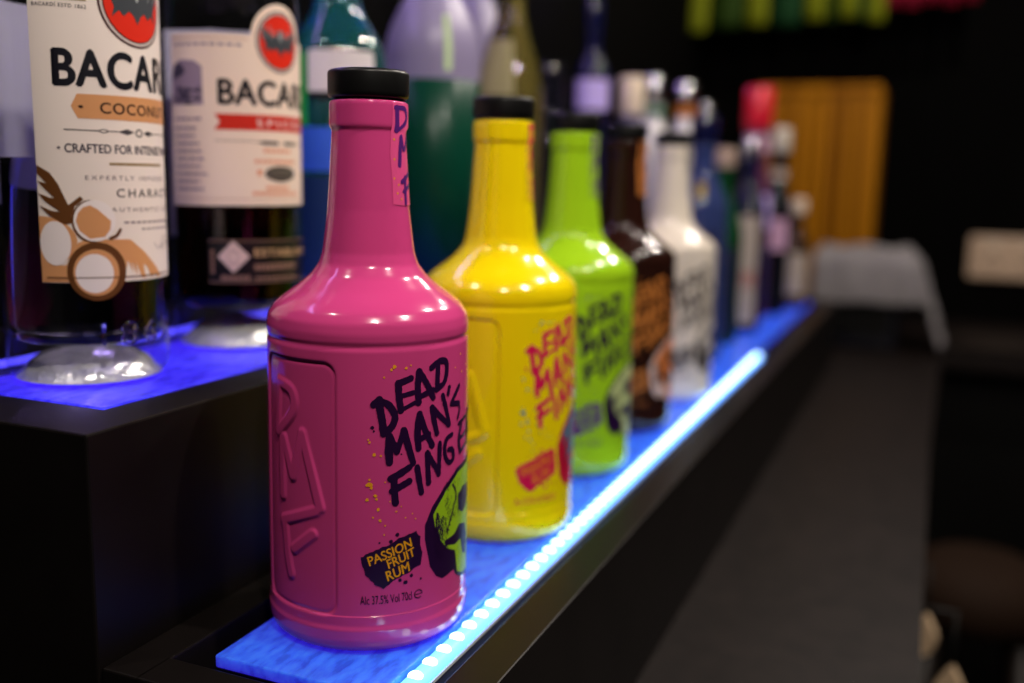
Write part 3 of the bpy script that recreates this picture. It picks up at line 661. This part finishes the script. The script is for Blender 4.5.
# ================================================================== BOTTLES FURTHER BACK (out of focus)
def shape(rb, H, sh, rn, hs, lip=True):
    """body radius, total glass height, shoulder height, neck radius, shoulder length"""
    q = [(0, rb * .86), (.002, rb * .95), (.006, rb), (sh * .5, rb), (sh, rb)]
    for i in range(1, 8):
        u = i / 8; q.append((sh + hs * u, rn + (rb - rn) * (.5 + .5 * math.cos(PI * u))))
    q += [(sh + hs, rn), (H - .012, rn * .94)]
    if lip: q += [(H - .0115, rn * 1.12), (H - .004, rn * 1.12), (H - .0035, rn * .95)]
    q += [(H, rn * .93)]
    return q
def far_bottle(loc, label, group, q, glass, capm=None, caph=.02, capr=None, labels=(), liquid=None, rz=None, collar=None, name='spirit_bottle'):
    rz = math.atan2(-loc[1], -loc[0]) if rz is None else rz
    t = thing(name, label, 'bottle', loc, rz, group)
    zz, rr = smooth_prof(q, .002, .003)
    o = lathe('body', list(zip(zz, rr)), glass, t, 48); sharp(o, 50)
    H, rn = q[-1]
    f = lambda z: float(np.interp(z, zz, rr))
    if capm:
        r = capr or rn * 1.25
        o = lathe('cap', [(H - .004, r * .97), (H - .003, r), (H + caph - .002, r), (H + caph, r * .92), (H + caph + .0003, r * .8)], capm, t, 32); sharp(o, 50)
    if collar:
        o = lathe('collar', [(H - .004 - collar[0], rn * 1.28), (H - .0045, rn * 1.28)], collar[1], t, 32); sharp(o, 50)
    for lname, a0, a1, z0, z1, m in labels:
        n_ = 6
        P = [(a0 + (a1 - a0) * i / n_, z0 * 1000) for i in range(n_ + 1)] + [(a1 + (a0 - a1) * i / n_, z1 * 1000) for i in range(n_ + 1)]
        link(lname, Print().poly(P).mesh(lname, f, .0005, 6, 4), m, t)
    return t
UP = 'blurred bottles along the upper shelf'; LO = 'blurred bottles at the far end of the ledge'
tealg = mat('teal_glass', (.05, .36, .38, 1), .04, trans=.85, ior=1.45); paperw = mat('white_label', srgb(225, 215, 220), .5)
greenliq = mat('green_liquid', (.002, .045, .026, 1), .3, spec=.2); lilacg = mat('lilac_glow_glass', (.27, .23, .38, 1), .35)
olive = mat('olive_glass', (.36, .31, .06, 1), .05, trans=.88, ior=1.45)
navy = mat('navy_glass', (.004, .005, .03, 1), .10); blackg = mat('black_glass', (.006, .006, .01, 1), .06)
dgreen = mat('dark_green_glass', (.006, .05, .015, 1), .06); lilacp = mat('lilac_label_and_glint', srgb(190, 170, 235), .5)
white_m = mat('white_plastic', (.75, .72, .72, 1), .35); cream_m = mat('cream_cap', srgb(225, 205, 180), .4); red_cap = mat('red_cap', (.62, .012, .03, 1), .3)
amber = mat('amber_band', srgb(190, 110, 30), .3); pinkp = mat('pink_label_and_glint', srgb(205, 160, 190), .5); greyp = mat('grey_label', srgb(180, 165, 150), .5)
silver = mat('silver_cap', (.6, .58, .6, 1), .25, 1.0); bluegl = mat('blue_glass', (.03, .045, .14, 1), .07); greenp = mat('green_band', (.01, .14, .05, 1), .4)
ZU = .0953
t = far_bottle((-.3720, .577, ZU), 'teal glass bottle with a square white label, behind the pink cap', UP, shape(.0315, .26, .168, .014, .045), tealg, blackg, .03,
   labels=(('front_label', -36, 46, .148, .174, paperw), ('label_edge', -36, 46, .143, .1475, blk), ('lower_label', -50, 62, .03, .095, mat('blue_label', (.012, .035, .13, 1), .4)), ('side_label', -84, -38, .127, .172, mat('green_label', (.02, .40, .06, 1), .4)), ('painted_blue_glow', -84, 20, .098, .126, mat('painted_blue_glow', (.04, .13, .75, 1), .4))))  # the bright blue band paints a blue glow onto the glass
t = far_bottle((-.3590, .687, ZU), 'wide green liqueur bottle with a shoulder coloured lilac for the blue glow, between teal and olive bottles', UP, shape(.0358, .31, .185, .014, .07), lilacg, greenp, .03)  # lilac body colour stands in for blue light scattered in clear glass
lathe('liqueur', [(.003, .0363), (.166, .0363), (.1665, .0355)], greenliq, t, 64)
link('painted_shine_strip', Print().poly([(14, 172), (22, 172), (22, 212), (14, 212)]).mesh('painted_shine_strip', lambda z: float(np.interp(z, *smooth_prof(shape(.0358, .31, .185, .014, .07), .002, .003))), .0006, 4, 4), flat('pale_green_highlight', srgb(200, 225, 170)), t)  # pale strip paints the upright highlight onto the shoulder
far_bottle((-.4250, .90, ZU), 'frosted lilac bottle half hidden behind the green and olive ones', UP, shape(.031, .31, .22, .014, .06), lilacg, cap_m, .03)
far_bottle((-.3580, .832, ZU), 'olive yellow glass bottle with sloping shoulders, above the yellow bottle', UP, shape(.030, .30, .165, .012, .085), olive, mat('gold_cap', (.5, .38, .1, 1), .3, .8), .03,
   labels=(('front_label', -75, 8, .166, .214, mat('cream_label', srgb(165, 155, 110), .5)), ('body_label', -40, 40, .05, .14, mat('dim_olive_label', srgb(120, 105, 60), .5))))
far_bottle((-.3690, .965, ZU), 'plain black bottle in the gap behind the lime green bottle', UP, shape(.028, .19, .13, .012, .04), blackg, blackg, .02)
far_bottle((-.3640, 1.08, ZU), 'navy bottle with a lilac label and long stopper, above the lime green cap', UP, shape(.0195, .262, .208, .008, .03), navy, navy, .030, .0095,
   labels=(('front_label', -62, 62, .172, .205, lilacp),))
far_bottle((-.3500, 1.19, ZU), 'bottle with a rounded cream cap and grey neck, behind the brown bottle', UP, shape(.026, .178, .110, .0125, .04), mat('grey_lilac_glass', (.20, .17, .27, 1), .1), cream_m, .04, .0155)
far_bottle((-.3500, 1.29, ZU), 'white shouldered bottle with green collar and pale cap, behind the brown cap', UP, shape(.027, .196, .140, .012, .036), white_m, silver, .033, .0118, collar=(.012, greenp))
far_bottle((-.3400, 1.42, ZU), 'white bottle with amber collar and silver cap, above the white bottle', UP, shape(.027, .205, .135, .0125, .045), white_m, silver, .027, .0155, collar=(.014, amber))
far_bottle((-.3345, 1.53, ZU), 'dark blue bottle with a small round silver cap, furthest along the upper shelf', UP, shape(.025, .20, .14, .011, .04), navy, silver, .012, .010)
far_bottle((-.2330, 1.07, .0004), 'smoky blue bottle with round yellow seal, just behind the white bottle', LO, shape(.029, .235, .16, .013, .05), bluegl, navy, .025,
   labels=(('yellow_seal', -13, 9, .176, .190, mat('yellow_seal', srgb(190, 160, 50), .4)), ('front_label', -40, 40, .03, .14, mat('navy_label', (.01, .012, .06, 1), .5))))
far_bottle((-.2340, 1.19, .0004), 'dark green bottle with a small beige cap, beyond the smoky blue one', LO, shape(.026, .212, .125, .011, .06), dgreen, mat('beige_cap', srgb(170, 145, 130), .4), .018,
   labels=(('front_label', -50, 50, .01, .115, mat('navy_label', (.006, .007, .03, 1), .5)),))
far_bottle((-.2220, 1.30, .0004), 'dark bottle with tall pale label crossed by a red band, near the strip end', LO, shape(.022, .225, .15, .010, .05), navy, silver, .02,
   labels=(('front_label', -28, 40, .012, .150, greyp), ('red_band', -28, 40, .058, .080, mat('red_band', (.5, .02, .02, 1), .4))))
far_bottle((-.2360, 1.42, .0004), 'tall bottle with a bright red cap and pink neck, against the amber crate', LO, shape(.026, .268, .165, .0155, .055), mat('plum_glass', (.10, .03, .07, 1), .08), red_cap, .052, .0195,
   labels=(('neck_label', -80, 80, .232, .256, pinkp), ('front_label', -60, 60, .128, .175, lilacp), ('lower_label', -60, 60, .02, .11, mat('violet_label', (.02, .012, .10, 1), .4))))  # lilac front label stands in for glints on the dark glass
far_bottle((-.2150, 1.50, .0004), 'dark slim bottle with a white cap, right of the red capped one', LO, shape(.021, .240, .150, .011, .05), blackg, mat('ivory_cap', srgb(200, 190, 175), .4), .030, .0135,
   labels=(('front_label', -50, 50, .095, .140, pinkp), ('neck_band', -70, 70, .196, .212, greyp)))  # pink front label stands in for a purple glint on the glass
far_bottle((-.1960, 1.60, .0004), 'short bottle with a worn greyish label, last on the ledge', LO, shape(.020, .150, .095, .010, .03), mat('brown_glass', (.05, .025, .012, 1), .08), cream_m, .018,
   labels=(('front_label', -60, 60, .02, .085, greyp),))

# ================================================================== BACKGROUND
# ---- slatted amber crate
wood = mat('amber_wood', (.43, .165, .002, 1), .45, noise=(1.0, (.20, .065, .001, 1), .38, .66, (45, 1, .5)), spec=0.1)
ct = thing('slatted_crate', 'tall amber crate of vertical wooden slats standing at the worktop end', 'crate', (-.232, 2.20, -.1))
bm = bmesh.new(); random.seed(3)
x = -.124
while x < .104:
    w_ = random.choice((.016, .021, .026)); d_ = random.uniform(0, .014)
    add_box(bm, (x, -.05 + d_, 0), (min(x + w_, .109), -.038 + d_, .487), .0012); x += w_ + .005
from_bm('front_slats', bm, wood, ct)
bm = bmesh.new()
for s in (-.124, .109): add_box(bm, (s - .006, -.045, 0), (s + .006, .12, .484), .001)
add_box(bm, (-.124, .11, 0), (.109, .12, .484)); add_box(bm, (-.124, -.045, .004), (.109, .12, .016))
from_bm('sides', bm, wood, ct)
bm = bmesh.new(); add_box(bm, (-.126, -.054, .472), (.112, -.022, .490), .002); from_bm('top_rail', bm, wood, ct)

# ---- ribbons hanging at the top
def ribbon(name, x, w, z0, z1, m, parent, ph):
    bm = bmesh.new(); n_ = 12; th = .0015
    g = []
    for k in range(n_ + 1):
        u = k / n_; z = z1 + (z0 - z1) * u; y = .012 * math.sin(3.0 * u + ph) * u; ww = w * (1 - .12 * u * u)
        g.append([bm.verts.new((x + s * ww / 2, y + t_, z)) for s, t_ in ((-1, 0), (1, 0), (1, th), (-1, th))])
    for a, b in zip(g, g[1:]):
        for k in range(4): bm.faces.new((a[k], b[k], b[(k + 1) % 4], a[(k + 1) % 4]))
    bm.faces.new(g[0]); bm.faces.new(g[-1][::-1])
    bmesh.ops.recalc_face_normals(bm, faces=bm.faces)
    return from_bm(name, bm, m, parent, True)
def cord(parent, x0, x1, z, m):
    bm = bmesh.new(); bmesh.ops.create_cone(bm, cap_ends=True, segments=10, radius1=.004, radius2=.004, depth=x1 - x0, matrix=Matrix.Translation(((x0 + x1) / 2, .001, z)) @ Matrix.Rotation(PI / 2, 4, 'Y'))
    from_bm('cord', bm, m, parent, True)
yg = mat('yellow_green_ribbon', (.15, .17, .006, 1), .7, spec=.1); dg = mat('dark_green_ribbon', (.018, .04, .004, 1), .7, spec=.1); tg = mat('bottle_green_ribbon', (.008, .04, .012, 1), .7, spec=.1)
rr_ = mat('crimson_ribbon', (.14, .003, .014, 1), .7, spec=.1); cordm = mat('black_cord', (.01, .01, .01, 1), .7)
gl = thing('green_garland', 'green and yellow ribbon garland hanging from the black wall top', 'garland', (-.33, 2.2, .62))
cord(gl, -.220, .207, .12, cordm)
for x0, x1, z, m in ((-.5336, -.4834, .500, yg), (-.481, -.406, .508, dg), (-.4048, -.3573, .510, yg), (-.3550, -.2875, .508, tg), (-.2859, -.2427, .518, yg), (-.2405, -.2195, .514, dg), (-.2174, -.1803, .522, yg), (-.1790, -.1655, .516, tg), (-.1643, -.1264, .512, yg)):
    ribbon('ribbon', (x0 + x1) / 2 + .33, x1 - x0, z + .008 - .62, .122, m, gl, x0 * 9)
rl = thing('red_garland', 'crimson ribbon garland hanging beside the green one', 'garland', (-.03, 2.2, .62))
cord(rl, -.088, .09, .12, cordm)
for k in range(5):
    x = -.115 + k * .036; ribbon('ribbon', x + .03, .031, (.546, .541, .548, .543, .550)[k] - .62, .122, rr_, rl, k)
# hanging rails of the garlands
hook = mat('black_batten', (.008, .008, .008, 1), .6)
bt = box('batten', (-.58, 2.195, .735), (.20, 2.40, .757), hook, None, .002)
bt['label'] = 'black batten on the wall that carries both ribbon garlands'; bt['category'] = 'batten'

# ---- black caddy and grey cloth
cd = thing('bar_caddy', 'black bar caddy under the grey cloth, on the worktop', 'caddy', (-.105, 1.93, -.1))
bm = bmesh.new(); add_box(bm, (-.066, -.07, 0), (.062, .07, .163), .008, 3); from_bm('body', bm, blackg, cd)
bm = bmesh.new(); add_box(bm, (-.05, -.074, .03), (.046, -.0705, .10), .001); from_bm('front_plate', bm, cab, cd)
cloth_m = mat('grey_cloth', (.21, .19, .20, 1), .9, noise=(30, (.26, .24, .245, 1), .3, .7))
bm = bmesh.new(); NX, NY = 54, 30; grid = []
for j in range(NY + 1):
    row = []
    for i in range(NX + 1):
        u = -.088 + (.32) * i / NX; v = -.165 + .26 * j / NY          # flat cloth coordinates from the caddy centre
        wob = .004 * math.sin(u * 70 + v * 30) + .003 * math.sin(v * 95 - u * 20)
        top = .166; ex, ey = .066, -.074
        x, y, z = u, v, top + .006 + wob
        fall = max(0, u - ex)
        if fall > 0: x = ex + .016 * (1 - math.exp(-fall * 60)) + fall * .30 + .004 * math.sin(v * 60); z = top + .006 + wob - fall * .92
        ff = max(0, ey - v)
        if ff > 0: y = ey - .010 * (1 - math.exp(-ff * 90)) - .004 * math.sin(u * 60) ** 2; z = min(z, top + .006 + wob * .4 - ff * .95)
        row.append(bm.verts.new((x, y, z)))
    grid.append(row)
for j in range(NY):
    for i in range(NX): bm.faces.new((grid[j][i], grid[j][i + 1], grid[j + 1][i + 1], grid[j + 1][i]))
cl = from_bm('cloth', bm, cloth_m, None, True); cl.location = (-.105, 1.93, -.1)
sm = cl.modifiers.new('thickness', 'SOLIDIFY'); sm.thickness = .003; sm.offset = 1
cl['label'] = 'crumpled grey bar cloth draped over the black caddy on the worktop'; cl['category'] = 'cloth'

# ---- pale wall plate
pl = thing('double_socket', 'pale rounded double socket plate on the black wall behind the worktop', 'socket', (.157, 2.398, .042))
bm = bmesh.new(); add_box(bm, (-.083, -.012, -.046), (.083, 0, .046), .006, 4); from_bm('plate', bm, mat('cream_plastic', srgb(198, 170, 144), .4), pl)
for s in (-1, 1):
    bm = bmesh.new(); add_box(bm, (s * .036 - .008, -.015, .020), (s * .036 + .008, -.0118, .036), .001); from_bm('switch', bm, cream_m, pl)
    bm = bmesh.new()
    for dx, dz in ((0, .006), (-.011, -.014), (.011, -.014)): add_box(bm, (s * .036 + dx - .004, -.0124, dz - .003), (s * .036 + dx + .004, -.0118, dz + .003))
    from_bm('pin_holes', bm, cab, pl)

# ---- stool and pale tags right of the worktop
leather = mat('dark_brown_leather', (.022, .0115, .007, 1), .75, spec=.1, bump=(40, .3, .004))
st = thing('bar_stool', 'round dark brown leather stool in the shadow right of the worktop', 'stool', (.095, 1.42, -1.0))
q = [(.62, .090), (.625, .097), (.645, .102), (.665, .100), (.685, .088), (.698, .065), (.703, .035), (.704, .01)]
lathe('seat', q, leather, st, 48)
for k in range(4):
    a = PI / 4 + k * PI / 2
    bm = bmesh.new(); p0 = Vector((.075 * math.cos(a), .075 * math.sin(a), .625)); p1 = Vector((.155 * math.cos(a), .155 * math.sin(a), 0.0))
    d = p1 - p0; bmesh.ops.create_cone(bm, cap_ends=True, segments=16, radius1=.017, radius2=.013, depth=d.length, matrix=Matrix.Translation((p0 + p1) / 2) @ d.to_track_quat('Z', 'Y').to_matrix().to_4x4())
    from_bm('leg', bm, mat('dark_wood', (.015, .009, .006, 1), .5), st, True)
tagm = mat('pale_wood', srgb(215, 185, 150), .6)
def tag(loc, s, rz, label):
    t = thing('key_tag', label, 'tag', loc, rz, 'pale tags hanging off the worktop edge')
    bm = bmesh.new(); n_ = 24
    P = [(.0115 * math.sin(2 * PI * k / n_) * (1 if math.cos(2 * PI * k / n_) < 0 else (1 - math.cos(2 * PI * k / n_)) ** .55), .020 * math.cos(2 * PI * k / n_)) for k in range(n_)]
    a = [bm.verts.new((x * s, -.003, z * s)) for x, z in P]; b = [bm.verts.new((x * s, .003, z * s)) for x, z in P]
    bm.faces.new(a); bm.faces.new(b[::-1])
    for k in range(n_): bm.faces.new((a[k], b[k], b[(k + 1) % n_], a[(k + 1) % n_]))
    bmesh.ops.recalc_face_normals(bm, faces=bm.faces)
    from_bm('tag_body', bm, tagm, t)
    bm = bmesh.new(); bmesh.ops.create_cone(bm, cap_ends=True, segments=8, radius1=.0012, radius2=.0012, depth=.05, matrix=Matrix.Translation((0, 0, .020 * s + .02)))
    from_bm('string', bm, cordm, t, True)
    hk = loc[0] - .0172
    bm = bmesh.new(); bmesh.ops.create_cone(bm, cap_ends=True, segments=8, radius1=.0015, radius2=.0015, depth=hk, matrix=Matrix.Rotation(-rz, 4, 'Z') @ Matrix.Translation((-hk / 2 + .001, 0, .064)) @ Matrix.Rotation(PI / 2, 4, 'Y'))
    from_bm('hook', bm, cordm, t, True)
tag((.0225, .919, -.205), 1.0, -.4, 'pale teardrop tag hanging under the worktop edge, the higher of two')
tag((.0425, .8227, -.205), 1.0, -.3, 'pale teardrop tag at the bottom of the picture, the lower of two')

# ================================================================== LIGHT
vs = thing('added_strip_light', 'added violet strip light, out of view, along the dark wall above the upper shelf bottles', 'light', (-.5202, .80, .50))  # unseen strip, added to give the lilac light inferred from the bottles
box('channel', (0, -.62, -.012), (.006, .62, .012), tape_m, vs, .001)
box('diffuser', (.006, -.615, -.009), (.013, .615, .009), mat('violet_diffuser', (.6, .5, 1, 1), .3, emit=(.52, .34, 1, 1), es=16), vs, .003)
def lamp(loc, w, r=.02, col=(1, .90, .80)):
    l = bpy.data.lights.new('ceiling_spot', 'POINT'); l.energy = w; l.color = col; l.shadow_soft_size = r
    o = bpy.data.objects.new('ceiling_spot', l); COL.objects.link(o); o.location = loc
    return o
WARM = (1, .80, .62)
for loc, e in (((.10, -.02, .80), 3.2), ((.28, .36, .82), 3.2), ((-.47, .06, .85), .9), ((.12, .88, .85), 3.0), ((.12, 1.5, .95), 3.5), ((-.05, 2.0, 1.15), 1.5)):
    lamp(loc, e * 4.1)
w = bpy.data.worlds.new('world'); scn.world = w; w.use_nodes = True
w.node_tree.nodes['Background'].inputs[0].default_value = (.6, .5, .55, 1)
w.node_tree.nodes['Background'].inputs[1].default_value = .004

scn.view_settings.view_transform = 'Standard'; scn.view_settings.look = 'None'
scn.view_settings.exposure = 0; scn.view_settings.gamma = 1; scn.view_settings.use_curve_mapping = False
scn.cycles.use_denoising = True
scn.cycles.max_bounces = 16; scn.cycles.transmission_bounces = 12; scn.cycles.sample_clamp_indirect = 6
